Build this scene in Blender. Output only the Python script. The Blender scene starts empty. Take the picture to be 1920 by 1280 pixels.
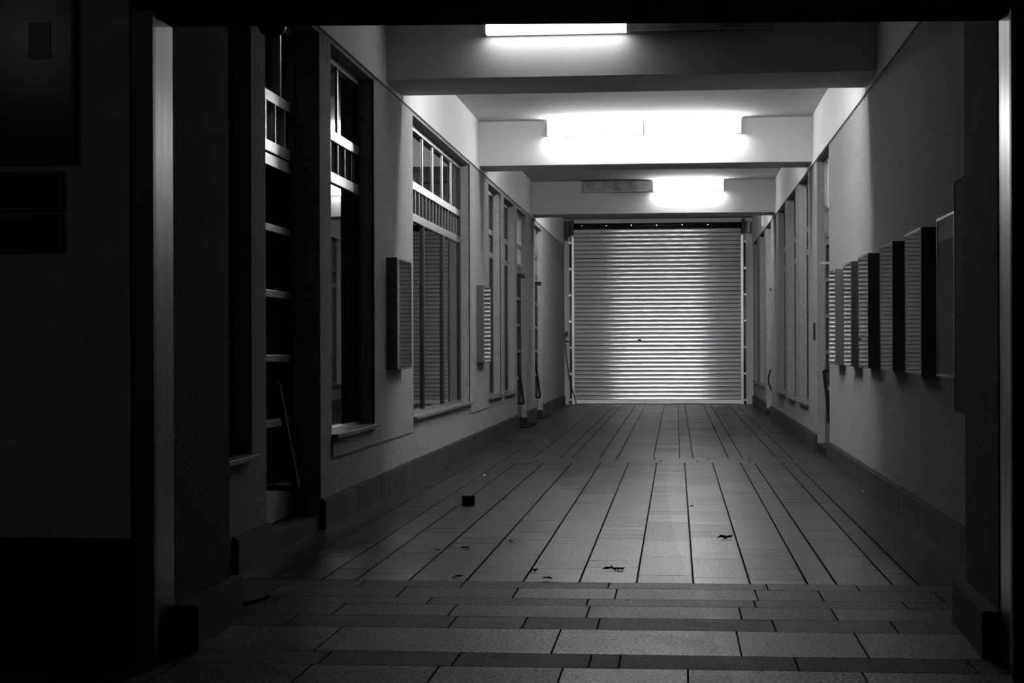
import bpy, bmesh, math, random
from mathutils import Vector
random.seed(11)
S = bpy.context.scene
COL = S.collection

# ------------------------------------------------------------------ camera, world, exposure
F_PX, SENSOR = 3200.0, 36.0
YAW = math.atan(308 / F_PX)
cd = bpy.data.cameras.new('camera')
cam = bpy.data.objects.new('camera', cd); COL.objects.link(cam)
cam.location = (0, 0, 1.2)
cd.sensor_width = SENSOR; cd.lens = F_PX / 1920 * SENSOR
cd.shift_y = 11 / 1920
cd.clip_end = 200
from mathutils import Matrix
cam.rotation_mode = 'QUATERNION'
cam.rotation_quaternion = (Matrix.Rotation(YAW, 3, 'Z') @ Matrix.Rotation(math.pi / 2, 3, 'X')
                           @ Matrix.Rotation(-0.0033, 3, 'Z')).to_quaternion()
S.camera = cam

w = bpy.data.worlds.new('night_sky'); S.world = w; w.use_nodes = True
w.node_tree.nodes['Background'].inputs[0].default_value = (1, 1, 1, 1)
w.node_tree.nodes['Background'].inputs[1].default_value = 0.0075
S.view_settings.view_transform = 'Standard'
S.view_settings.look = 'None'
S.view_settings.exposure = 0.0
S.view_settings.gamma = 1.0
S.view_settings.use_curve_mapping = False
LAMP = 30.0          # radiance of a lit diffuser
sl = bpy.data.lights.new('street_light', 'POINT'); sl.energy = 120; sl.shadow_soft_size = .3
so = bpy.data.objects.new('street_light', sl); so.location = (-9.5, -12, 5.8); COL.objects.link(so)

# ------------------------------------------------------------------ materials (all grey: the photograph is black and white)
def new_mat(name):
    m = bpy.data.materials.new(name); m.use_nodes = True
    return m, m.node_tree.nodes, m.node_tree.links, m.node_tree.nodes['Principled BSDF']

def mat(name, v, rough=.6, metal=0., spec=.5, bump=0., bscale=60., var=0., vscale=4., stretch=(1, 1, 1), coat=0.):
    m, N, L, P = new_mat(name)
    P.inputs['Base Color'].default_value = (v, v, v, 1)
    P.inputs['Roughness'].default_value = rough
    P.inputs['Metallic'].default_value = metal
    P.inputs['Specular IOR Level'].default_value = spec
    P.inputs['Coat Weight'].default_value = coat
    tc = N.new('ShaderNodeTexCoord')
    mp = N.new('ShaderNodeMapping'); mp.inputs['Scale'].default_value = stretch
    L.new(tc.outputs['Object'], mp.inputs[0])
    if bump:
        n = N.new('ShaderNodeTexNoise'); n.inputs['Scale'].default_value = bscale; n.inputs['Detail'].default_value = 4
        L.new(mp.outputs[0], n.inputs['Vector'])
        b = N.new('ShaderNodeBump'); b.inputs['Strength'].default_value = bump; b.inputs['Distance'].default_value = .01
        L.new(n.outputs['Fac'], b.inputs['Height']); L.new(b.outputs[0], P.inputs['Normal'])
    if var:
        n2 = N.new('ShaderNodeTexNoise'); n2.inputs['Scale'].default_value = vscale; n2.inputs['Detail'].default_value = 6
        L.new(mp.outputs[0], n2.inputs['Vector'])
        r = N.new('ShaderNodeMapRange')
        r.inputs['From Min'].default_value = .3; r.inputs['From Max'].default_value = .7
        r.inputs['To Min'].default_value = v * (1 - var); r.inputs['To Max'].default_value = v * (1 + var)
        L.new(n2.outputs['Fac'], r.inputs['Value']); L.new(r.outputs[0], P.inputs['Base Color'])
    return m

M = {}
M['plaster'] = mat('rough_plaster', .35, .95, spec=.2, bump=1., bscale=90, var=.14, vscale=30, stretch=(1, 1, .7))
M['paint'] = mat('smooth_wall_paint', .68, .85, spec=.25, bump=.08, bscale=50, var=.04, vscale=1.5)
M['ceiling'] = mat('ceiling_paint', .55, .9, spec=.2, bump=.1, bscale=40, var=.05, vscale=1.2)
M['facade'] = mat('facade_plaster', .36, .95, spec=.2, bump=.8, bscale=45, var=.2, vscale=5, stretch=(1, 1, 1.8))
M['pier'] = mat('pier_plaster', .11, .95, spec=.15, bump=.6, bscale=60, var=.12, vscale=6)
M['stone'] = mat('skirting_stone', .05, .6, spec=.2, bump=.1, bscale=40, var=.35, vscale=5, stretch=(1, 1.6, .3))
M['black_stone'] = mat('dark_stone', .012, .6, spec=.15, var=.6, vscale=3)
M['lintel'] = mat('dark_lintel', .012, .85, spec=.1, bump=.3, bscale=50, var=.2)
M['sill'] = mat('sill_stone', .16, .45, spec=.5, var=.2, vscale=8)
M['alu'] = mat('satin_aluminium', .42, .34, metal=1., bump=.03, bscale=90, var=.1, vscale=5, stretch=(1, .3, 3))
M['alu_dark'] = mat('dull_aluminium', .20, .42, metal=1., var=.15, vscale=6)
M['case_side'] = mat('anodised_case_metal', .12, .5, metal=.3, var=.1, vscale=4)
M['case_edge'] = mat('case_edge_metal', .28, .4, metal=1.)
M['backing'] = mat('case_backing', .10, .8, var=.15, vscale=3)
M['paper'] = mat('notice_paper', .8, .85, var=.12, vscale=5)
M['shutter'] = mat('galvanised_slats', .80, .19, metal=.45, var=.12, vscale=3, stretch=(1.2, 1, 5))
_sh = M['shutter'].node_tree; _p = _sh.nodes['Principled BSDF']
_p.inputs['Anisotropic'].default_value = .9
_cx = _sh.nodes.new('ShaderNodeCombineXYZ'); _cx.inputs[2].default_value = 1
_sh.links.new(_cx.outputs[0], _p.inputs['Tangent'])
M['guide'] = mat('bright_guide_rail', .78, .35, metal=1., var=.05)
M['black'] = mat('black_painted_steel', .012, .45, spec=.4, var=.2)
M['dark'] = mat('dark_rubber', .01, .8, spec=.2, var=.3, vscale=20)
M['white'] = mat('white_plastic', .65, .4, spec=.5, var=.03)
M['housing'] = mat('lamp_housing', .45, .5, var=.05)
M['interior'] = mat('dark_shop_interior', .03, .9, spec=.1, var=.2, vscale=1)
M['reveal'] = mat('gloss_painted_reveal', .50, .36, metal=.8, bump=.05, bscale=30, var=.2, vscale=6, stretch=(3, 3, .3))
M['reveal_dimmed'] = mat('dimmed_gloss_reveal', .10, .36, metal=.8, bump=.05, bscale=30, var=.3, vscale=6, stretch=(3, 3, .3))  # darker copy of the gloss reveal: weaker left-hand reflection put into its colour
M['frame_dark'] = mat('dark_metal_frame', .03, .5, metal=.2, var=.15)
M['joint'] = mat('dark_slat_joint', .05, .8, spec=.1, var=.3, vscale=8)
M['leaf'] = mat('dry_leaf', .02, .8, spec=.2, var=.4, vscale=30)
M['scrap'] = mat('white_paper_scrap', .6, .8)
M['dusty'] = mat('dusty_diffuser', .30, .5, spec=.4, var=.5, vscale=6)
M['zinc'] = mat('zinc_pipe', .33, .4, metal=1., var=.1)
M['bolt'] = mat('bright_bolt', .85, .25, metal=1.)
M['block'] = mat('weathered_block', .13, .9, spec=.2, var=.3, vscale=25)

def emission(name, s):
    m = bpy.data.materials.new(name); m.use_nodes = True
    N, L = m.node_tree.nodes, m.node_tree.links
    N.clear(); e = N.new('ShaderNodeEmission'); o = N.new('ShaderNodeOutputMaterial')
    e.inputs[0].default_value = (1, 1, 1, 1); e.inputs[1].default_value = s
    L.new(e.outputs[0], o.inputs[0])
    return m
M['lit'] = emission('lit_diffuser', LAMP)
M['lit_front'] = emission('lit_diffuser_old_tube', LAMP * .28)
M['lit_mid'] = emission('lit_diffuser_far_tube', LAMP * 1.8)
M['lit_rear'] = emission('lit_diffuser_rear_tube', LAMP * 2.1)
M['lit_bright'] = emission('lit_diffuser_new_tube', LAMP * 1.35)

def glass(name, tint, rough=.02, ior=1.75, wave=.02):
    m = bpy.data.materials.new(name); m.use_nodes = True
    N, L = m.node_tree.nodes, m.node_tree.links
    N.clear(); o = N.new('ShaderNodeOutputMaterial')
    t = N.new('ShaderNodeBsdfTransparent'); t.inputs[0].default_value = (tint, tint, tint, 1)
    g = N.new('ShaderNodeBsdfGlossy'); g.inputs['Roughness'].default_value = rough; g.inputs[0].default_value = (1, 1, 1, 1)
    f = N.new('ShaderNodeFresnel'); f.inputs['IOR'].default_value = ior
    x = N.new('ShaderNodeMixShader')
    tc = N.new('ShaderNodeTexCoord'); n = N.new('ShaderNodeTexNoise'); n.inputs['Scale'].default_value = 1.3
    b = N.new('ShaderNodeBump'); b.inputs['Strength'].default_value = wave; b.inputs['Distance'].default_value = .02
    L.new(tc.outputs['Object'], n.inputs['Vector']); L.new(n.outputs['Fac'], b.inputs['Height'])
    L.new(b.outputs[0], g.inputs['Normal'])
    L.new(f.outputs[0], x.inputs[0]); L.new(t.outputs[0], x.inputs[1]); L.new(g.outputs[0], x.inputs[2])
    L.new(x.outputs[0], o.inputs[0])
    return m
M['glass'] = glass('window_glass', .5, .015, 1.85, .012)
M['case_glass'] = glass('case_glass', .75, .012, 2.1, 0.)

def floor_mat():
    m, N, L, P = new_mat('floor_slabs')
    at = N.new('ShaderNodeAttribute'); at.attribute_name = 'tone'
    sp = N.new('ShaderNodeSeparateColor'); L.new(at.outputs['Color'], sp.inputs[0])
    tc = N.new('ShaderNodeTexCoord')
    n1 = N.new('ShaderNodeTexNoise'); n1.inputs['Scale'].default_value = 3.5; n1.inputs['Detail'].default_value = 10
    n1.inputs['Roughness'].default_value = .72
    n2 = N.new('ShaderNodeTexNoise'); n2.inputs['Scale'].default_value = 62; n2.inputs['Detail'].default_value = 3
    L.new(tc.outputs['Object'], n1.inputs['Vector']); L.new(tc.outputs['Object'], n2.inputs['Vector'])
    r1 = N.new('ShaderNodeMapRange'); r1.inputs['From Min'].default_value = .3; r1.inputs['From Max'].default_value = .7
    r1.inputs['To Min'].default_value = .5; r1.inputs['To Max'].default_value = 1.5
    L.new(n1.outputs['Fac'], r1.inputs['Value'])
    r2 = N.new('ShaderNodeMapRange'); r2.inputs['From Min'].default_value = .38; r2.inputs['From Max'].default_value = .62
    r2.inputs['To Min'].default_value = .25; r2.inputs['To Max'].default_value = 2.0
    L.new(n2.outputs['Fac'], r2.inputs['Value'])
    mix = N.new('ShaderNodeMix'); mix.data_type = 'FLOAT'; mix.inputs['A'].default_value = 1
    L.new(sp.outputs[1], mix.inputs['Factor']); L.new(r2.outputs[0], mix.inputs['B'])
    a = N.new('ShaderNodeMath'); a.operation = 'MULTIPLY'; L.new(sp.outputs[0], a.inputs[0]); L.new(r1.outputs[0], a.inputs[1])
    b = N.new('ShaderNodeMath'); b.operation = 'MULTIPLY'; L.new(a.outputs[0], b.inputs[0]); L.new(mix.outputs[0], b.inputs[1])
    L.new(b.outputs[0], P.inputs['Base Color'])
    rr = N.new('ShaderNodeMapRange'); rr.inputs['From Min'].default_value = .3; rr.inputs['From Max'].default_value = .7
    rr.inputs['To Min'].default_value = .26; rr.inputs['To Max'].default_value = .40
    L.new(n1.outputs['Fac'], rr.inputs['Value'])
    ra = N.new('ShaderNodeMath'); ra.operation = 'ADD'
    L.new(rr.outputs[0], ra.inputs[0]); L.new(sp.outputs[2], ra.inputs[1])
    L.new(ra.outputs[0], P.inputs['Roughness'])
    # worn pale wheel mark curving along the passage: distance from a parabola in the floor's own coordinates
    sx = N.new('ShaderNodeSeparateXYZ'); L.new(tc.outputs['Object'], sx.inputs[0])
    def mth(op, a, b, c=None):
        q = N.new('ShaderNodeMath'); q.operation = op
        for i, v in enumerate((a, b, c)):
            if v is None: continue
            if isinstance(v, (int, float)): q.inputs[i].default_value = v
            else: L.new(v, q.inputs[i])
        return q.outputs[0]
    yy = mth('SUBTRACT', sx.outputs[1], 15.4); y2 = mth('MULTIPLY', yy, yy)
    x0 = mth('MULTIPLY_ADD', y2, .0034, -.09); dx = mth('SUBTRACT', sx.outputs[0], x0)
    m1 = N.new('ShaderNodeMapRange'); m1.inputs['From Min'].default_value = 0; m1.inputs['From Max'].default_value = .012; L.new(dx, m1.inputs['Value'])
    m2 = N.new('ShaderNodeMapRange'); m2.inputs['From Min'].default_value = .22; m2.inputs['From Max'].default_value = .02; L.new(dx, m2.inputs['Value'])
    mk = mth('MULTIPLY', m1.outputs[0], m2.outputs[0])
    cw = mth('MULTIPLY', b.outputs[0], mth('MULTIPLY_ADD', mk, .6, 1.0)); L.new(cw, P.inputs['Base Color'])
    r3 = N.new('ShaderNodeMapRange'); r3.inputs['From Min'].default_value = .3; r3.inputs['From Max'].default_value = .7
    r3.inputs['To Min'].default_value = .05; r3.inputs['To Max'].default_value = .30; L.new(n1.outputs['Fac'], r3.inputs['Value'])
    sg = mth('MULTIPLY', r3.outputs[0], r2.outputs[0]); L.new(mth('MULTIPLY', sg, mth('MULTIPLY_ADD', mk, .5, 1.0)), P.inputs['Specular IOR Level'])
    bp = N.new('ShaderNodeBump'); bp.inputs['Distance'].default_value = .004
    L.new(n2.outputs['Fac'], bp.inputs['Height']); L.new(bp.outputs[0], P.inputs['Normal'])
    s = N.new('ShaderNodeMath'); s.operation = 'MULTIPLY_ADD'; s.inputs[1].default_value = .5; s.inputs[2].default_value = .06
    L.new(sp.outputs[1], s.inputs[0]); L.new(s.outputs[0], bp.inputs['Strength'])
    return m
M['floor'] = floor_mat()

# ------------------------------------------------------------------ mesh helpers
class MB:
    def __init__(s): s.v = []; s.f = []; s.c = []
    def box(s, x0, x1, y0, y1, z0, z1):
        if x0 > x1: x0, x1 = x1, x0
        if y0 > y1: y0, y1 = y1, y0
        if z0 > z1: z0, z1 = z1, z0
        return s.prism([(x0, y0), (x1, y0), (x1, y1), (x0, y1)], z0, z1)
    def prism(s, pts, z0, z1):
        """convex footprint pts (counter-clockwise), extruded from z0 to z1"""
        b = len(s.v); n = len(pts)
        s.v += [(x, y, z0) for x, y in pts] + [(x, y, z1) for x, y in pts]
        s.f.append(tuple(b + i for i in reversed(range(n)))); s.f.append(tuple(b + n + i for i in range(n)))
        for i in range(n):
            j = (i + 1) % n; s.f.append((b + i, b + j, b + n + j, b + n + i))
        return s
    def quad(s, *p):
        b = len(s.v); s.v += list(p); s.f.append(tuple(range(b, b + len(p)))); return s
    def bar(s, a, b, w, h):
        """square bar between two points"""
        a, b = Vector(a), Vector(b); d = (b - a).normalized()
        u = d.cross(Vector((0, 1, 0)) if abs(d.y) < .9 else Vector((0, 0, 1))).normalized(); t = d.cross(u)
        base = len(s.v)
        for p in (a, b):
            for i, j in ((-1, -1), (1, -1), (1, 1), (-1, 1)): s.v.append(tuple(p + u * w / 2 * i + t * h / 2 * j))
        s.f += [tuple(base + k for k in q) for q in ((0, 1, 2, 3), (7, 6, 5, 4), (0, 4, 5, 1), (1, 5, 6, 2), (2, 6, 7, 3), (3, 7, 4, 0))]
        return s
    def tube(s, pts, r, n=10, caps=True):
        pts = [Vector(p) for p in pts]; base = len(s.v); k = len(pts)
        for i, p in enumerate(pts):
            d = (pts[min(i + 1, k - 1)] - pts[max(i - 1, 0)]).normalized()
            u = d.cross(Vector((0, 0, 1)) if abs(d.z) < .9 else Vector((1, 0, 0))).normalized(); t = d.cross(u)
            for q in range(n):
                a = 2 * math.pi * q / n; s.v.append(tuple(p + (u * math.cos(a) + t * math.sin(a)) * r))
        for i in range(k - 1):
            for q in range(n):
                q2 = (q + 1) % n
                s.f.append((base + i * n + q, base + i * n + q2, base + (i + 1) * n + q2, base + (i + 1) * n + q))
        if caps:
            s.f.append(tuple(base + q for q in reversed(range(n)))); s.f.append(tuple(base + (k - 1) * n + q for q in range(n)))
        return s
    def lathe(s, prof, c, n=20):
        base = len(s.v); k = len(prof)
        for r, z in prof:
            for q in range(n):
                a = 2 * math.pi * q / n; s.v.append((c[0] + r * math.cos(a), c[1] + r * math.sin(a), c[2] + z))
        for i in range(k - 1):
            for q in range(n):
                q2 = (q + 1) % n; s.f.append((base + i * n + q, base + i * n + q2, base + (i + 1) * n + q2, base + (i + 1) * n + q))
        return s
    def build(s, name, m, parent=None, bevel=0., smooth=False):
        me = bpy.data.meshes.new(name); me.from_pydata([tuple(v) for v in s.v], [], s.f)
        bm = bmesh.new(); bm.from_mesh(me); bmesh.ops.recalc_face_normals(bm, faces=bm.faces); bm.to_mesh(me); bm.free()
        me.materials.append(m if not isinstance(m, str) else M[m])
        if smooth:
            for p in me.polygons: p.use_smooth = True
        o = bpy.data.objects.new(name, me); COL.objects.link(o)
        if bevel:
            b = o.modifiers.new('bevel', 'BEVEL'); b.width = bevel; b.segments = 2; b.limit_method = 'ANGLE'
        if parent is not None:
            o.parent = parent; o.location = -Vector(parent.location) if parent.type == 'EMPTY' else (0, 0, 0)
        return o

def tag(o, label=None, cat=None, group=None, kind=None):
    if label: o['label'] = label
    if cat: o['category'] = cat
    if group: o['group'] = group
    if kind: o['kind'] = kind
    return o
def empty(name, loc, label=None, cat=None, group=None, kind=None):
    o = bpy.data.objects.new(name, None); COL.objects.link(o); o.location = loc; o.empty_display_size = .1
    return tag(o, label, cat, group, kind)
def struct(o, label=None): return tag(o, label, None, None, 'structure')

XL, XR = -2.345, 1.60
YS, YE = 7.40, 35.90          # main side walls
ZC = 3.885                    # ceiling
B1, B3, B4 = (13.65, 14.52), (20.20, 20.86), (27.62, 28.32)
ZB = 3.365

# ------------------------------------------------------------------ floor
def build_floor():
    mb = MB(); cols = []
    def slab(x0, x1, y0, y1, tone, sp, ro, gx=.004, gy=.0035):
        mb.box(x0 + gx, x1 - gx, y0 + gy, y1 - gy, -.03, 0)
        t = tone * random.uniform(.86, 1.14)
        cols.extend([(t, sp, ro + random.uniform(-.02, .05))] * 6)
    mb.box(-7, 7, -4, 36.4, -.06, -.016); cols.extend([(.003, 0, .6)] * 6)
    # outer rows by the entrance, then the rows of the threshold
    rows = [(8.484, 8.704, .012, .25, .2, [-2.2, -1.6, -1.082, -.343, .447, .892]),
            (8.134, 8.484, .010, .35, .16, [-2.0, -1.35, -.786, -.296, .381, .689, 1.25]),
            (7.917, 8.134, .012, .25, .2, [-1.9, -1.172, -.42, .361, 1.05]),
            (7.566, 7.917, .011, .4, .16, [-2.1, -1.55, -1.023, -.402, .283, .701, 1.3]),
            (7.253, 7.566, .016, .3, .25, [-1.7, -.978, -.662, -.34, .414, .922]),
            (6.669, 7.253, .055, .95, .12, [-1.95, -1.435, -.492, .248, .736, 1.3]),
            (6.381, 6.669, .016, .4, .3, [-1.361, -.848, -.332, -.219, .449, 1.1]),
            (5.80, 6.381, .06, .95, .14, [-1.9, -1.38, -.893, -.426, .039, .676, 1.25])]
    y = 5.80
    for k in range(16):
        d = .58 if k % 2 else .30
        x = -6.5 + random.random() * .6; js = []
        while x < 6: js.append(x); x += random.uniform(.45, .9)
        rows.append((y - d, y, .09 if k % 2 else .03, .9 if k % 2 else .4, .08, js)); y -= d
    for y0, y1, t, sp, ro, js in rows:
        a, b = (-2.40, 1.68) if y0 > 6.2 else (-6.9, 6.9)
        if y0 < 6.2:
            x = js[0]; pre = []
            while x > a + .6: x -= random.uniform(.45, .8); pre.insert(0, x)
            x = js[-1]; post = []
            while x < b - .6: x += random.uniform(.45, .8); post.append(x)
            js = [j for j in pre + js + post if a < j < b]
        e = [a] + js + [b]
        for i in range(len(e) - 1):
            k = {(6.669, 3): 4.2, (6.669, 5): 2.4, (6.669, 4): .7, (6.669, 1): 1.6, (5.80, 5): 1.5, (5.80, 6): 1.5}.get((y0, i), 1)
            slab(e[i], e[i + 1], y0, y1, t * k, sp, ro, .004, .004)
    # long columns with many cross joints
    def field(js, y0, y1, t):
        js = [-2.40] + js + [1.68]
        for i in range(len(js) - 1):
            y = y0
            while y < y1 - .01:
                d = random.choice((.16, .22, .3, .3, .45, .6, .8, 1.1))
                e = min(y + d, y1)
                if y1 - e < .15: e = y1
                slab(js[i], js[i + 1], y, e, t, .45, .02, .0055 if i > 2 else .0035, random.choice((.0015, .0025, .005)))
                y = e
    field([-2.1, -1.834, -1.655, -1.376, -1.079, -.785, -.497, -.205, .082, .368, .656, .80, 1.077, 1.208], 8.704, 17.758, .013)
    field([-2.13, -1.84, -1.55, -1.261, -1.126, -.833, -.638, -.25, .031, .175, .554, .705, 1.07, 1.23], 18.528, 35.9, .018)
    for y0, y1 in ((17.758, 18.14), (18.14, 18.528)):
        x = -2.40
        while x < 1.6:
            e = min(x + random.uniform(.3, .75), 1.68); slab(x, e, y0, y1, .025, .2, .03); x = e
    # ground strips under the shop fronts, behind the side walls
    for a, b in ((-4.3, -2.40), (1.68, 3.4)): slab(a, b, 7.4, 36.2, .05, 0, .3)
    o = mb.build('floor', 'floor')
    at = o.data.color_attributes.new('tone', 'FLOAT_COLOR', 'CORNER')
    assert len(cols) == len(o.data.polygons)
    for p in o.data.polygons:
        c = cols[p.index]
        for li in p.loop_indices: at.data[li].color = (c[0], c[1], c[2], 1)
    struct(o, 'grey stone slab floor of the passage')
build_floor()

# ------------------------------------------------------------------ side walls with openings
# (y0, y1, z0, z1, kind)
LEFT = [(8.25, 9.29, .585, 3.285, 'w'), (9.62, 11.12, 0, 3.285, 'd'), (11.49, 13.11, .58, 3.285, 'w'),
        (15.07, 19.34, .555, 3.285, 'w'), (21.24, 22.80, .545, 3.265, 'w'), (23.21, 24.80, .53, 3.265, 'w'),
        (25.20, 26.76, 0, 3.265, 'd'), (28.36, 29.95, 0, 3.25, 'd')]
RIGHT = [(18.15, 19.70, 0, 3.33, 'd'), (21.0, 22.50, .47, 3.33, 'w'), (23.2, 24.82, .465, 3.33, 'w'),
         (25.4, 27.10, .475, 3.33, 'w'), (29.15, 30.75, 0, 3.33, 'd'), (31.4, 33.0, .47, 3.33, 'w'), (34.1, 35.5, .47, 3.33, 'w')]

def side_wall(name, X, out, ops, label):
    mb = MB(); xo = X + out * .36; y = YS
    for y0, y1, z0, z1, k in ops:
        mb.box(X, xo, y, y0, 0, 3.9)
        if z0 > 0: mb.box(X, xo, y0, y1, 0, z0)
        mb.box(X, xo, y0, y1, z1, 3.9)
        y = y1
    mb.box(X, xo, y, YE + .3, 0, 3.9)
    o = mb.build(name, 'plaster'); struct(o, label)
    # thicker coat of plaster on some piers of the left wall, ending above the skirting
    if out < 0:
        mb = MB()
        for ya, yb, za, zb in ((11.49, 13.11, .45, .575), (13.11, 15.07, .45, 3.30), (19.34, 21.24, .45, 3.30), (22.80, 23.21, .45, 3.30)):
            mb.box(X - out * .010, X + out * .01, ya, yb, za, zb)
        mb.build('plaster_coat', 'plaster', o)
    # smooth painted band above the openings
    mb = MB(); mb.box(X - out * .018, X + out * .01, 6.8, YE, 3.315, 3.9)
    mb.build('painted_band', 'paint', o)
    return o
wl = side_wall('wall_left', XL, -1, LEFT, 'rough plastered left wall of the passage')
wr = side_wall('wall_right', XR, 1, RIGHT, 'rough plastered right wall of the passage')

# skirting stones between the doors
def skirting(name, X, out, spans, label):
    mb = MB()
    for a, b in spans:
        y = a
        while y < b - .01:
            e = min(y + random.choice((.28, .3, .55, .6, .9)), b)
            if b - e < .15: e = b
            mb.box(X - out * .035 - out * random.uniform(0, .003), X, y + .002, e - .002, 0, .185 + random.uniform(0, .004)); y = e
        mb.box(X - out * .020, X, a, b, .185, .20)
    struct(mb.build(name, 'stone'), label)
skirting('baseboard_left', XL, -1, [(8.85, 9.62), (11.12, 25.06), (26.76, 28.3), (30.05, 35.6)], 'dark stone skirting along the left wall')
skirting('baseboard_right', XR, 1, [(7.6, 18.10), (19.72, 29.1), (30.78, 35.6)], 'dark stone skirting along the right wall')

# back wall, ceiling, beams
o = MB().box(-2.8, 2.1, YE, YE + .3, 0, 3.95).build('wall_back', 'paint'); struct(o, 'plain end wall behind the roller shutter')
o = MB().box(-4.4, 3.5, 6.7, YE + .3, ZC, ZC + .2).build('ceiling', 'ceiling'); struct(o, 'white ceiling of the passage')
for i, (a, b) in enumerate((B1, B3, B4)):
    o = MB().box(XL - .02, XR + .02, a, b, ZB - .006 * i, ZC + .05).build('trim_%d' % (i + 1), 'paint', bevel=.006)
    struct(o, ['nearest ceiling beam across the passage', 'middle ceiling beam across the passage', 'farthest ceiling beam before the shutter'][i])
# dark shop rooms behind the windows
for nm, a, b in (('wall_shop_left', XL - 1.9, XL - 1.7), ('wall_shop_right', XR + 1.6, XR + 1.8)):
    mb = MB().box(a, b, 7.3, 36.2, 0, 3.9)
    xa, xb = (b, XL - .36) if a < 0 else (XR + .36, a)
    for y in (7.5, 14.1, 20.4, 27.9, 36.0): mb.box(xa, xb, y, y + .15, 0, 3.9)
    struct(mb.build(nm, 'interior'), 'dark inner walls of the shops behind the glass')

# ------------------------------------------------------------------ entrance: piers, lintel, facade
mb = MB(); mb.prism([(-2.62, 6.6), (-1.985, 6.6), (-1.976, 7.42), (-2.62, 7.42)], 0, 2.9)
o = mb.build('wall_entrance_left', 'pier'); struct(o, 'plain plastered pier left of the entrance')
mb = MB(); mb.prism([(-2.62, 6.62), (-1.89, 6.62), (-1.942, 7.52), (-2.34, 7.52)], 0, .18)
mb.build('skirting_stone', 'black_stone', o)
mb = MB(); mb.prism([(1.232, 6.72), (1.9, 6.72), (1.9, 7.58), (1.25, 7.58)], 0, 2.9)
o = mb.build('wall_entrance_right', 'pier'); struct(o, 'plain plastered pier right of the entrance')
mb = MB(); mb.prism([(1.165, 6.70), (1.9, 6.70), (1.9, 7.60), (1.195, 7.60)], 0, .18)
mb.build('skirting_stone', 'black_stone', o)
# glossy painted reveals
mb = MB(); mb.prism([(-2.4, 6.295), (-1.982, 6.295), (-1.982, 6.60), (-2.4, 6.60)], 0, 2.47)
struct(mb.build('trim_4', 'reveal_dimmed'), 'chipped gloss painted reveal left of the entrance')
mb = MB(); mb.prism([(1.236, 6.295), (1.7, 6.295), (1.7, 6.70), (1.236, 6.70)], 0, 2.47)
struct(mb.build('trim_5', 'reveal'), 'chipped gloss painted reveal right of the entrance')
# dark channel posts
struct(MB().box(-2.40, -1.957, 6.262, 6.295, 0, 2.47).build('trim_6', 'black'), 'black steel gate channel left of the entrance')
struct(MB().box(1.198, 1.7, 6.262, 6.295, 0, 2.47).build('trim_7', 'black'), 'black steel gate channel right of the entrance')
# lintel: gate box across the entrance
mb = MB(); b = len(mb.v)
zl, zr = 2.492, 2.452
for y0, y1 in ((6.27, 6.70),):
    P = [(-7, y0, zl + .07), (3, y0, zr - .03), (3, y1, zr - .03), (-7, y1, zl + .07)]
    T = [(x, y, 4.6) for x, y, z in P]
    mb.v += P + T
    mb.f += [(3, 2, 1, 0), (4, 5, 6, 7), (0, 1, 5, 4), (1, 2, 6, 5), (2, 3, 7, 6), (3, 0, 4, 7)]
mb.build('trim_8', 'lintel')['kind'] = 'structure'
# facade
mb = MB(); mb.box(-7, -2.045, 6.25, 6.45, .487, 4.6)
fw = mb.build('wall_front_left', 'facade'); struct(fw, 'plastered street wall left of the entrance')
mb = MB(); mb.box(-7, -2.035, 6.262, 6.47, 0, .487); mb.build('stone_plinth', 'black_stone', fw)
mb = MB(); mb.box(1.30, 7, 6.25, 6.265, .487, 4.6)
fr = mb.build('wall_front_right', 'facade'); struct(fr, 'plastered street wall right of the entrance')
mb = MB(); mb.box(1.70, 7, 6.27, 6.47, 0, 4.6); mb.build('stone_plinth', 'black_stone', fr)

# wall signs
def wall_sign(x1, z0, z1, label, wdt, y=6.25):
    t = empty('wall_sign', (x1 - wdt / 2, y, z0), label, 'sign')
    MB().box(x1 - wdt, x1, y - .03, y, z0, z1).build('panel', 'black', t, bevel=.002)
    MB().box(x1 - wdt + .012, x1 - .012, y - .034, y - .030, z0 + .012, z1 - .012).build('cover_glass', M['sign_glass'], t)
    return t
M['sign_glass'] = mat('sign_cover', .004, .16, spec=.04)
t1 = wall_sign(-2.243, 1.897, 2.66, 'large black glossy sign panel on the street wall, above two small ones', .95)
t2 = wall_sign(-2.299, 1.721, 1.868, 'small black sign plate directly below the large sign panel', .80)
t3 = wall_sign(-2.299, 1.566, 1.709, 'lowest small black sign plate on the street wall', .80)
mb = MB().box(-2.42, -2.335, 6.211, 6.2155, 2.29, 2.425); mb.build('square_mark', M['case_side'], t1)
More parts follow.
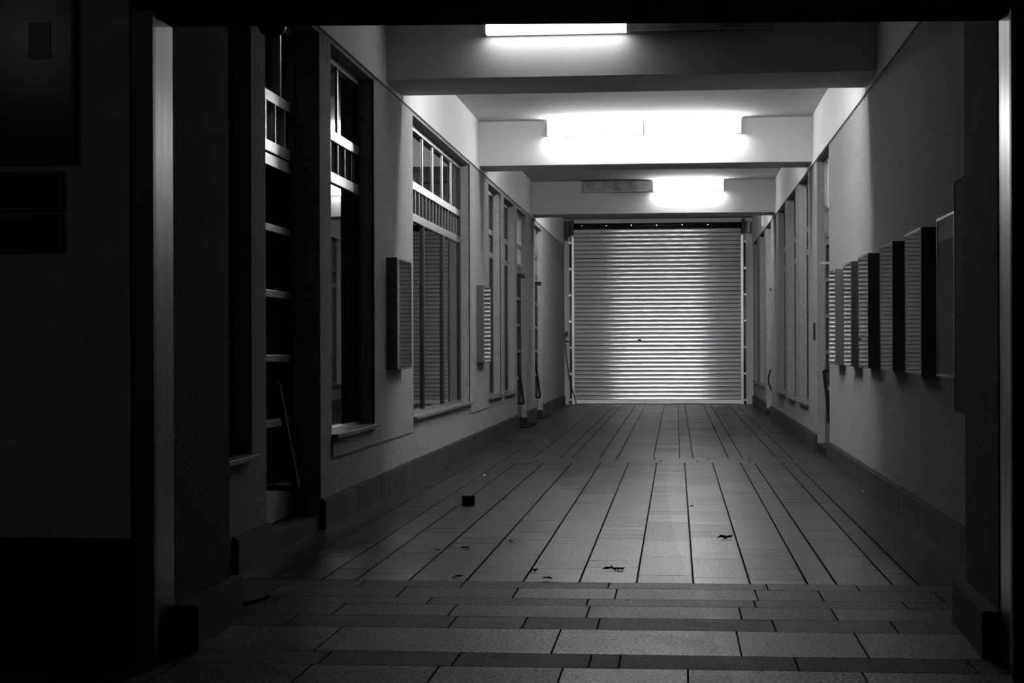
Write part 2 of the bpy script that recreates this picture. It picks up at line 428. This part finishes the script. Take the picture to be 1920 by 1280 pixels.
# ------------------------------------------------------------------ windows and doors
def wx(X, out, d0, d1):        # depth into the opening -> x range
    a, b = X + out * d0, X + out * d1
    return (min(a, b), max(a, b))
RA, RB = (2.685, 2.76), (2.383, 2.46)
wn = [0]
def window(X, out, y0, y1, z0, z1, ncol, label, lowcols=None, d=None):
    d = d or (.10 if out < 0 else .095)
    wn[0] += 1
    t = empty('window_%d' % wn[0], (X + out * d, (y0 + y1) / 2, z0)); struct(t, label)
    xa, xb = wx(X, out, d, d + .05)
    f = MB(); e = .045
    xm0, xm1 = wx(X, out, d + .012, d + .028)
    low = MB(); low.box(xa, xb, y0, y0 + e, z0, z1); low.box(xa, xb, y1 - e, y1, z0, z1)
    f.box(xa, xb, y0 + e, y1 - e, z0, z0 + .05); f.box(xa, xb, y0 + e, y1 - e, z1 - .05, z1)
    ra, rb = RA, RB
    for r in (ra, rb): f.box(xa, xb, y0 + e, y1 - e, r[0], r[1])
    sp = (y1 - y0 - .04) / ncol
    for i in range(1, ncol):
        y = y0 + .02 + sp * i; f.box(xm0, xm1, y - .02, y + .02, ra[1], z1 - .05)
    f.build('frame', 'alu', t, bevel=.003)
    g = MB()
    for i in range(ncol * 3):
        if i == 0: continue
        y = y0 + .02 + sp / 3 * i; g.box(xm0, xm1, y - .008, y + .008, rb[1], ra[0])
    g.build('grille_bars', 'alu', t)
    lc = lowcols if lowcols is not None else [2 * k for k in range(1, (ncol + 1) // 2)]
    for k in lc:
        y = y0 + .02 + sp * k; low.box(xm0 if out < 0 else xa, xb if out < 0 else xm1, y - .028, y + .028, z0 + .05, rb[0])
    if low.v: low.build('mullion', 'frame_dark', t, bevel=.003)
    xg = (xa + xb) / 2
    MB().box(xg - .003, xg + .003, y0 + .02, y1 - .02, z0 + .03, rb[0] + .02).box(xg - .003, xg + .003, y0 + .02, y1 - .02, ra[1] - .02, z1 - .03).build('pane', 'glass', t)
    MB().box(xa if out < 0 else xm1 + .002, xm0 - .002 if out < 0 else xb, y0 + e, y1 - e, rb[1] - .01, ra[0] + .01).build('grille_backing', 'interior', t)
    sa, sb = wx(X, out, -.045, d)
    MB().box(sa, sb, y0 - (0), y1 + .0, z0 - .0, z0 + .03).build('sill', 'sill', t, bevel=.004)
    return t
dn = [0]
def door(X, out, y0, y1, z1, label, closer=False, handle='v', d=.16):
    ra, rb = (2.73, 2.80), (2.418, 2.49)
    dn[0] += 1
    t = empty('door_%d' % dn[0], (X + out * d, (y0 + y1) / 2, 0)); struct(t, label)
    xa, xb = wx(X, out, d, d + .06); e = .05; zs = .10
    sa, sb = wx(X, out, -.0, .36)
    MB().box(sa, sb, y0, y1, 0, zs).build('threshold', 'black_stone', t)
    f = MB()
    f.box(xa, xb, y0, y0 + e, zs, z1); f.box(xa, xb, y1 - e, y1, zs, z1); f.box(xa, xb, y0 + e, y1 - e, z1 - .05, z1)
    f.box(xa, xb, y0 + e, y1 - e, *ra); f.box(xa, xb, y0 + e, y1 - e, *rb)
    ym = (y0 + y1) / 2
    f.box(xa, xb, y0 + 1.06, y0 + 1.09, ra[1], z1 - .05); f.box(xa, xb, ym - .35, ym - .32, ra[1], z1 - .05)
    f.build('frame', 'alu', t, bevel=.003)
    g = MB(); y = y0 + .16
    while y < y1 - .08: g.box(xa, xb, y - .012, y + .012, rb[1], ra[0]); y += .257
    g.build('grille_bars', 'alu', t)
    xg = X + out * (d + .054)
    MB().box(xg - .003, xg + .003, y0 + .02, y1 - .02, rb[0] + .02, z1 - .03).build('transom_pane', 'glass', t)
    ys = y0 + .50
    for k, (a, b) in enumerate(((y0 + e, ys - .003), (ys + .003, y1 - e))):
        l = MB(); xc, xd = wx(X, out, d + .005, d + .05)
        l.box(xc, xd, a, a + .07, zs + .01, 2.408); l.box(xc, xd, b - .07, b, zs + .01, 2.408)
        lf = l.build('door_leaf', 'frame_dark', t, bevel=.003)
        l = MB(); l.box(xc, xd, a + .07, b - .07, 2.335, 2.408)
        for zb, zt in ((1.928, 1.974), (1.517, 1.564), (1.113, 1.159), (.707, .752)): l.box(xc, xd, a + .07, b - .07, zb, zt)
        l.box(xc, xd, a + .07, b - .07, zs + .01, .335)
        l.build('door_rails', 'alu', lf, bevel=.003)
        MB().box(xg - .003, xg + .003, a + .03, b - .03, .30, 2.35).build('pane', 'glass', lf)
    hy = ym - .10 if out < 0 else ym + .15
    xd0 = X + out * (d + .005)
    h = MB()
    if handle == 'v':       # slanted pull bracket
        if out < 0: tp, bt = (X + out * min(.085, d - .02), hy, .975), (X + .03, hy, .345)
        else: tp, bt = (X + .02, hy, .93), (X + .085, hy, .345)
        h.bar(tp, bt, .032, .04)
        h.bar((xd0, hy, tp[2]), tp, .032, .04); h.bar((xd0, hy, bt[2]), bt, .034, .04)
        h.build('handle', 'dark', t)
    else:                   # rounded bow handle
        pts = [(xd0, hy, .90)] + [(X + out * (.10 - .10 * math.sin(math.pi * k / 10)), hy, .90 - .055 * k) for k in range(11)] + [(xd0, hy, .34)]
        h.tube(pts, .016); h.build('handle', 'black', t, smooth=True)
    if closer:
        c = MB(); ca, cb = wx(X, out, -.06, d)
        c.box(ca, cb, y0 + .55, y0 + .62, 2.27, 2.30); c.box(wx(X, out, -.06, .0)[0], wx(X, out, -.06, .0)[1], y0 + .45, y0 + .7, 2.25, 2.31)
        c.build('door_closer', 'black', t, bevel=.004)
    return t

a = LEFT
window(XL, -1, *a[0][:4], 1, 'dark narrow window between the left entrance pier and the first glass door', [])
door(XL, -1, a[1][0], a[1][1], a[1][3], 'nearest glass door on the left wall')
window(XL, -1, *a[2][:4], 2, 'tall two pane window right of the nearest left door', [])
window(XL, -1, *a[3][:4], 6, 'widest window of the left wall with six upper panes')
window(XL, -1, *a[4][:4], 2, 'first tall window beyond the middle beam on the left', [])
window(XL, -1, *a[5][:4], 2, 'second tall window beyond the middle beam on the left', [])
door(XL, -1, a[6][0], a[6][1], a[6][3], 'left glass door in front of the farthest beam', True, d=.075)
door(XL, -1, a[7][0], a[7][1], a[7][3], 'last left glass door behind the farthest beam', True, d=.075)
a = RIGHT
door(XR, 1, a[0][0], a[0][1], a[0][3], 'right glass door beyond the row of display cases', d=.085)
window(XR, 1, *a[1][:4], 2, 'first tall window beyond the right glass door', [])
window(XR, 1, *a[2][:4], 2, 'second tall window beyond the right glass door', [])
window(XR, 1, *a[3][:4], 2, 'third tall window beyond the right glass door', [])
door(XR, 1, a[4][0], a[4][1], a[4][3], 'last right door, behind the farthest beam', False, 'bow')
window(XR, 1, *a[5][:4], 2, 'first narrow window behind the farthest beam on the right', [])
window(XR, 1, *a[6][:4], 2, 'last narrow window beside the shutter on the right', [])

# small closer arm seen at the right glass door
MB().box(XR - .03, XR + .15, 18.9, 18.95, 2.10, 2.125).build('closer_arm', 'white', bpy.data.objects['door_4'])

# ------------------------------------------------------------------ fluorescent ceiling lights
def lamp(x0, x1, yb, s, lit, label, z0=3.70, z1=3.878, group='fluorescent lights on the beams'):
    """yb: face of the beam, s: side it looks to (-1 towards the street)"""
    t = empty('fluorescent_light', ((x0 + x1) / 2, yb, z0), label, 'light', group)
    d = .13
    h = MB(); h.box(x0, x1, yb, yb + s * .03, z0, z1)
    h.box(x0, x0 + .012, yb + s * .03, yb + s * d, z0, z1); h.box(x1 - .012, x1, yb + s * .03, yb + s * d, z0, z1)
    h.build('housing', 'housing', t)
    e = MB(); e.box(x0 + .013, x1 - .013, yb + s * .032, yb + s * (d - .004), z0 + .004, z1 - .006)
    if lit:
        e.build('diffuser', (None, 'lit', 'lit_front', 'lit_bright', 'lit_rear', 'lit_mid')[lit], t, bevel=.01)
    else:
        e.build('diffuser', 'dusty', t, bevel=.01)
        fr = MB(); fr.box(x0, x1, yb + s * (d - .006), yb + s * d, z0 - .006, z0 + .01)
        fr.build('diffuser_edge', 'housing', t)
    return t
XA, XM, XB = -1.515, -.372, .771
lamp(XA, XM - .002, B1[0], -1, 2, 'lit fluorescent light on the front of the nearest beam')
lamp(XM + .002, XB, B1[0], -1, 0, 'unlit fluorescent light on the front of the nearest beam')
lamp(XA, XM - .002, B3[0], -1, 3, 'left one of two lit fluorescent lights on the middle beam')
lamp(XM + .002, XB, B3[0], -1, 3, 'right one of two lit fluorescent lights on the middle beam')
lamp(XA, XM - .002, B4[0], -1, 0, 'unlit dusty fluorescent light on the front of the farthest beam')
lamp(XM + .002, XB, B4[0], -1, 1, 'lit fluorescent light on the front of the farthest beam')
lamp(XA, XM - .002, B1[1], 1, 4, 'left light on the hidden rear of the nearest beam', group='fluorescent lights on the rear of the beams')
lamp(XM + .002, XB, B1[1], 1, 4, 'right light on the hidden rear of the nearest beam', group='fluorescent lights on the rear of the beams')
lamp(XA, XM - .002, B3[1], 1, 1, 'left light on the hidden rear of the middle beam', group='fluorescent lights on the rear of the beams')
lamp(XM + .002, XB, B3[1], 1, 1, 'right light on the hidden rear of the middle beam', group='fluorescent lights on the rear of the beams')
lamp(XA - .06, XM - .03, B4[1], 1, 3, 'left light on the hidden rear of the farthest beam, mirrored in the shutter', group='fluorescent lights on the rear of the beams')
lamp(XM + .03, XB - .1, B4[1], 1, 5, 'right light on the hidden rear of the farthest beam, mirrored in the shutter', group='fluorescent lights on the rear of the beams')

# ------------------------------------------------------------------ display cases
def case(X, out, y0, y1, label, z0=1.025, z1=1.932, paper=None, dep=.10, group=None):
    t = empty('display_case', (X, (y0 + y1) / 2, z0), label, 'display case', group)
    s = -out; e = .006
    b = MB(); xf = X + s * dep
    b.box(X, xf - s * .006, y0, y0 + e, z0, z1); b.box(X, xf - s * .006, y1 - e, y1, z0, z1)
    b.box(X, xf - s * .006, y0 + e, y1 - e, z0, z0 + e); b.box(X, xf - s * .006, y0 + e, y1 - e, z1 - e, z1)
    b.build('body', 'case_side', t)
    MB().box(X, X + s * .012, y0 + e, y1 - e, z0 + e, z1 - e).build('back_panel', 'backing', t)
    f = MB(); w_ = .014
    f.box(xf - s * .006, xf, y0, y0 + w_, z0, z1); f.box(xf - s * .006, xf, y1 - w_, y1, z0, z1)
    f.box(xf - s * .006, xf, y0 + w_, y1 - w_, z0, z0 + w_); f.box(xf - s * .006, xf, y0 + w_, y1 - w_, z1 - w_, z1)
    f.build('front_frame', 'case_edge', t)
    MB().box(xf - s * .005, xf - s * .002, y0 + w_, y1 - w_, z0 + w_, z1 - w_).build('front_glass', 'case_glass', t)
    if paper:
        p = MB()
        for a, b_, c, d in paper:
            p.box(X + s * .013, X + s * .017, y0 + a, y0 + b_, z0 + c, z0 + d)
        p.build('notice', 'paper', t)
    return t
GR = 'wall display cases on the right wall'
case(XL, -1, 13.66, 14.41, 'display case on the left wall between the two near windows, paper inside', paper=[(.10, .40, .04, .80)])
case(XL, -1, 19.92, 20.65, 'small display case on the left wall beside the middle beam')
case_dark = case(XR, 1, 8.70, 9.43, 'taller dark display cabinet on the right wall, half hidden by the entrance pier', z0=.845, z1=2.09, group=GR)
case(XR, 1, 9.43 + .0, 10.07, 'nearest small display case on the right wall, notice inside, second of the row', group=GR, paper=[(.06, .5, .05, .70)])
case(XR, 1, 10.70, 11.44, 'largest looking case with a dark side, third of the right wall row', group=GR)
case(XR, 1, 12.10, 12.83, 'middle case of the right wall row, fourth from the entrance', group=GR)
case(XR, 1, 13.62, 14.34, 'case just in front of the nearest beam on the right wall, fifth of the row', group=GR)
case(XR, 1, 14.92, 15.62, 'second farthest display case on the right wall, showing bright slats', group=GR)
case(XR, 1, 16.38, 17.10, 'farthest display case on the right wall, next to the glass door', group=GR)

# ------------------------------------------------------------------ roller shutter
SX0, SX1, YSH = -2.135, 1.345, 35.80
t = empty('roller_shutter', ((SX0 + SX1) / 2, YSH, 0), 'closed slatted metal roller shutter at the end of the passage', 'roller shutter')
mb = MB(); n = 41; z0 = .10; p = (3.66 - z0) / n; prof = []
for i in range(n):
    zb = z0 + i * p
    prof.append((.014, zb)); prof.append((.014, zb + .012))
    for k in range(9):
        a = k / 8; prof.append((-.006 + .0065 * math.sin(math.pi * a) , zb + .0125 + (p - .013) * a))
prof.append((0, z0 + n * p))
b0 = len(mb.v)
for d, z in prof: mb.v += [(SX0, YSH + d, z), (SX1, YSH + d, z)]
for i in range(len(prof) - 1): mb.f.append((b0 + 2 * i, b0 + 2 * i + 1, b0 + 2 * i + 3, b0 + 2 * i + 2))
mb.box(SX0, SX1, YSH + .0142, YSH + .017, z0, 3.66)
cur = mb.build('slat_curtain', 'shutter', t)
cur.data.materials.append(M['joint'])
for q in cur.data.polygons:          # the seams between the slats get the darker joint material
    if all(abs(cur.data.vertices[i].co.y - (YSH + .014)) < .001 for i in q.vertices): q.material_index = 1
MB().box(SX0, SX1, YSH - .02, YSH + .012, .012, .098).build('bottom_bar', 'guide', t, bevel=.004)
for x0, x1 in ((SX0 - .045, SX0 + .005), (SX1 - .005, SX1 + .05)):
    MB().box(x0, x1, YSH - .05, YSH + .02, 0, 3.52).build('guide_rail', 'guide', t, bevel=.004)
tb = MB().tube([(SX0 - .02, YSH - .09, 3.725), (SX1 + .04, YSH - .09, 3.725)], .062, 20).build('roller_tube', 'black', t, smooth=True)
for x in (-1.96, -1.45, -.92, -.40, .13, .66):
    MB().box(x - .011, x + .011, YSH - .157, YSH - .149, 3.725, 3.745).build('bolt', 'bolt', tb)
for x0, x1 in ((-2.17, -2.13), (1.36, 1.40)):
    MB().box(x0, x1, YSH - .17, YE, 3.56, 3.86).build('bracket', 'black', t)
mb = MB().box(-2.33, -2.21, YSH - .15, YE - .01, 3.52, 3.84); mb.box(-2.31, -2.26, YSH - .15, YE - .02, 3.44, 3.52)
mb.build('motor', 'black', t, bevel=.01)
MB().box(1.47, 1.535, YSH - .10, YE, 3.56, 3.80).build('chain_gear', 'alu_dark', t, bevel=.01)
mb = MB().box(-.80, -.735, YSH - .035, YSH, 1.325, 1.362); mb.box(-.735, -.715, YSH - .03, YSH, 1.325, 1.338)
mb.build('lock_handle', 'black', t)

def conduit(x, label, out):
    t = empty('conduit_pipe', (x, YE - .03, 0), label, 'pipe', 'pipes beside the shutter')
    MB().tube([(x, YE - .025, .02), (x, YE - .03, 3.42)], .017).build('pipe', 'zinc', t, smooth=True)
    for k in range(7):
        z = .09 + .55 * k
        cl = MB().box(x - .03, x + .03, YE - .055, YE - .049, z - .022, z + .022); cl.box(x - .034, x - .026, YE - .055, YE, z - .022, z + .022)
        cl.build('clamp', 'guide', t)
conduit(-2.212, 'thin metal pipe with clamps left of the shutter', -1)
conduit(1.425, 'thin metal pipe with clamps right of the shutter', 1)

t = empty('switch_box', (-2.265, YE, 1.44), 'shutter switch with a dark button on the end wall', 'switch')
MB().box(-2.325, -2.252, YE - .05, YE, 1.42, 1.62).build('box', 'white', t, bevel=.006)
MB().box(-2.32, -2.258, YE - .065, YE - .05, 1.425, 1.53).build('button', 'black', t)
t = empty('power_socket', (-2.265, YE, 1.31), 'white socket below the shutter switch', 'socket')
MB().box(-2.325, -2.252, YE - .04, YE, 1.25, 1.385).build('plate', 'white', t, bevel=.006)
for dx in (-.02, .02): MB().box(-2.288 + dx - .008, -2.263 + dx + .008, YE - .043, YE - .039, 1.30, 1.335).build('socket_hole', 'black', t)
pts = []
for k in range(25):
    a = k / 24
    pts.append((-2.325 + .24 * a ** 1.9, YE - .06 - .12 * math.sin(a * 1.4), 1.47 * (1 - a) ** 1.05 + .022))
tag(MB().tube(pts, .009, 8).build('hanging_cable', 'dark', smooth=True), 'black coiled cable hanging beside the shutter down to the floor', 'cable')

tag(MB().box(XR - .07, XR - .018, 30.9, 31.0, 3.36, 3.56).build('wall_box', 'white', bevel=.006), 'small white box high on the right wall near the shutter', 'box')
tag(MB().box(XR - .03, XR - .010, 19.84, 19.90, 1.27, 1.47).build('name_plate', 'black', bevel=.003), 'slim black plate on the right wall past the glass door', 'plate')
tag(MB().box(XR - .03, XR - .010, 28.9, 28.98, 2.13, 2.18).build('key_box', 'black', bevel=.003), 'tiny black box on the right wall by the last door', 'box')

# ------------------------------------------------------------------ lantern near the entrance
t = empty('wall_lantern', (-2.155, 9.0, 2.88), 'black bowl shaped wall lamp above the nearest left door', 'lamp')
mb = MB(); mb.lathe([(.001, 0), (.035, .004), (.06, .018), (.075, .045), (.080, .09), (.07, .16), (.001, .17)], (-2.155, 9.0, 2.872), 24)
mb.build('shade', M['sign_glass'], t, smooth=True)
MB().tube([(XL, 9.0, 3.0), (-2.155, 9.0, 3.0)], .012).build('arm', 'black', t)
MB().box(XL + .0, XL + .02, 8.96, 9.04, 2.95, 3.05).build('wall_plate', 'black', t)

# ------------------------------------------------------------------ things on the floor
def leaf(x, y, r, rz, label):
    rnd = random.Random(int(x * 1000 + y * 77)); mb = MB(); n = 14; mb.v.append((0, 0, .012 + r * .12))
    for k in range(n):
        a = 2 * math.pi * k / n; q = r * (1. if k % 2 else .5) * rnd.uniform(.75, 1.15)
        mb.v.append((q * math.cos(a) * 1.25, q * math.sin(a) * .7, .002 + rnd.uniform(0, r * .55)))
    for k in range(n): mb.f.append((0, 1 + k, 1 + (k + 1) % n))
    o = mb.build('dry_leaf', 'leaf'); o.location = (x, y, 0); o.rotation_euler[2] = rz
    s = o.modifiers.new('thickness', 'SOLIDIFY'); s.thickness = .0015
    return tag(o, label, 'leaf', 'dry leaves on the floor')
leaf(-.352, 9.19, .040, .3, 'dark dry leaf, left piece of the pair lying centre front')
leaf(-.302, 9.18, .035, 1.2, 'dark dry leaf, right piece of the pair lying centre front')
leaf(-.662, 8.76, .042, 2.0, 'crumpled dark leaf closest to the front slab rows')
leaf(-.768, 9.10, .026, .8, 'small leaf lying on a joint behind the front crumpled leaf')
leaf(.301, 10.74, .048, .0, 'single curled leaf farthest right in the foreground')
leaf(-1.259, 10.09, .030, .7, 'right one of two small leaves on the left part of the floor')
leaf(-1.407, 9.98, .022, 1.4, 'left one of two small leaves on the left part of the floor')
leaf(-1.141, 8.83, .026, .2, 'small leaf at the left end of the front slab rows')
leaf(-1.018, 10.47, .017, .5, 'tiny dark leaf between the small block and the front leaf')
leaf(.111, 12.87, .018, .5, 'tiny leaf alone in the middle of the passage')
leaf(-1.353, 13.36, .016, .1, 'tiny leaf right of the small block')
def scrap(x, y, s, rz, label):
    mb = MB(); mb.v += [(-s, -s * .6, .001), (s, -s * .5, .012), (s * .8, s * .6, .003), (-s * .7, s * .5, .018), (0, 0, .001)]
    mb.f += [(0, 1, 4), (1, 2, 4), (2, 3, 4), (3, 0, 4)]
    o = mb.build('paper_scrap', 'scrap'); o.location = (x, y, 0); o.rotation_euler[2] = rz
    m = o.modifiers.new('thickness', 'SOLIDIFY'); m.thickness = .001
    tag(o, label, 'paper scrap', 'paper scraps on the floor')
scrap(1.535, 14.27, .022, .3, 'tiny white scrap at the foot of the right wall')
scrap(-2.28, 18.43, .018, .9, 'tiny white scrap at the foot of the left wall under the wide window')
scrap(-1.78, 15.85, .020, .2, 'tiny pale scrap on the left side of the floor')
tag(MB().box(-1.633, -1.537, 12.93, 12.99, 0, .069).build('stone_block', 'block', bevel=.003), 'small dark block standing on the left part of the floor', 'block')
mb = MB(); mb.prism([(-2.20, 7.70), (-1.99, 7.83), (-1.945, 8.05), (-2.12, 8.27), (-2.26, 8.2)], 0, .018)  # thin dark patch lying flat on the floor
tag(mb.build('floor_patch', 'dark', bevel=.003), 'thin black patch on the floor beside the left entrance pier', 'mat')
for y0, y1, lb in ((25.3, 26.7, 'thin dark floor patch at the left door in front of the farthest beam'), (28.5, 29.8, 'thin dark floor patch at the left door behind the farthest beam')):
    tag(MB().box(XL + .0, XL + .17, y0, y1, 0, .02).build('floor_patch', 'dark', bevel=.003), lb, 'mat')  # thin dark strips on the floor along the left doors

for c in case_dark.children:
    if c.name.startswith('front'): c.data.materials[0] = M['interior']
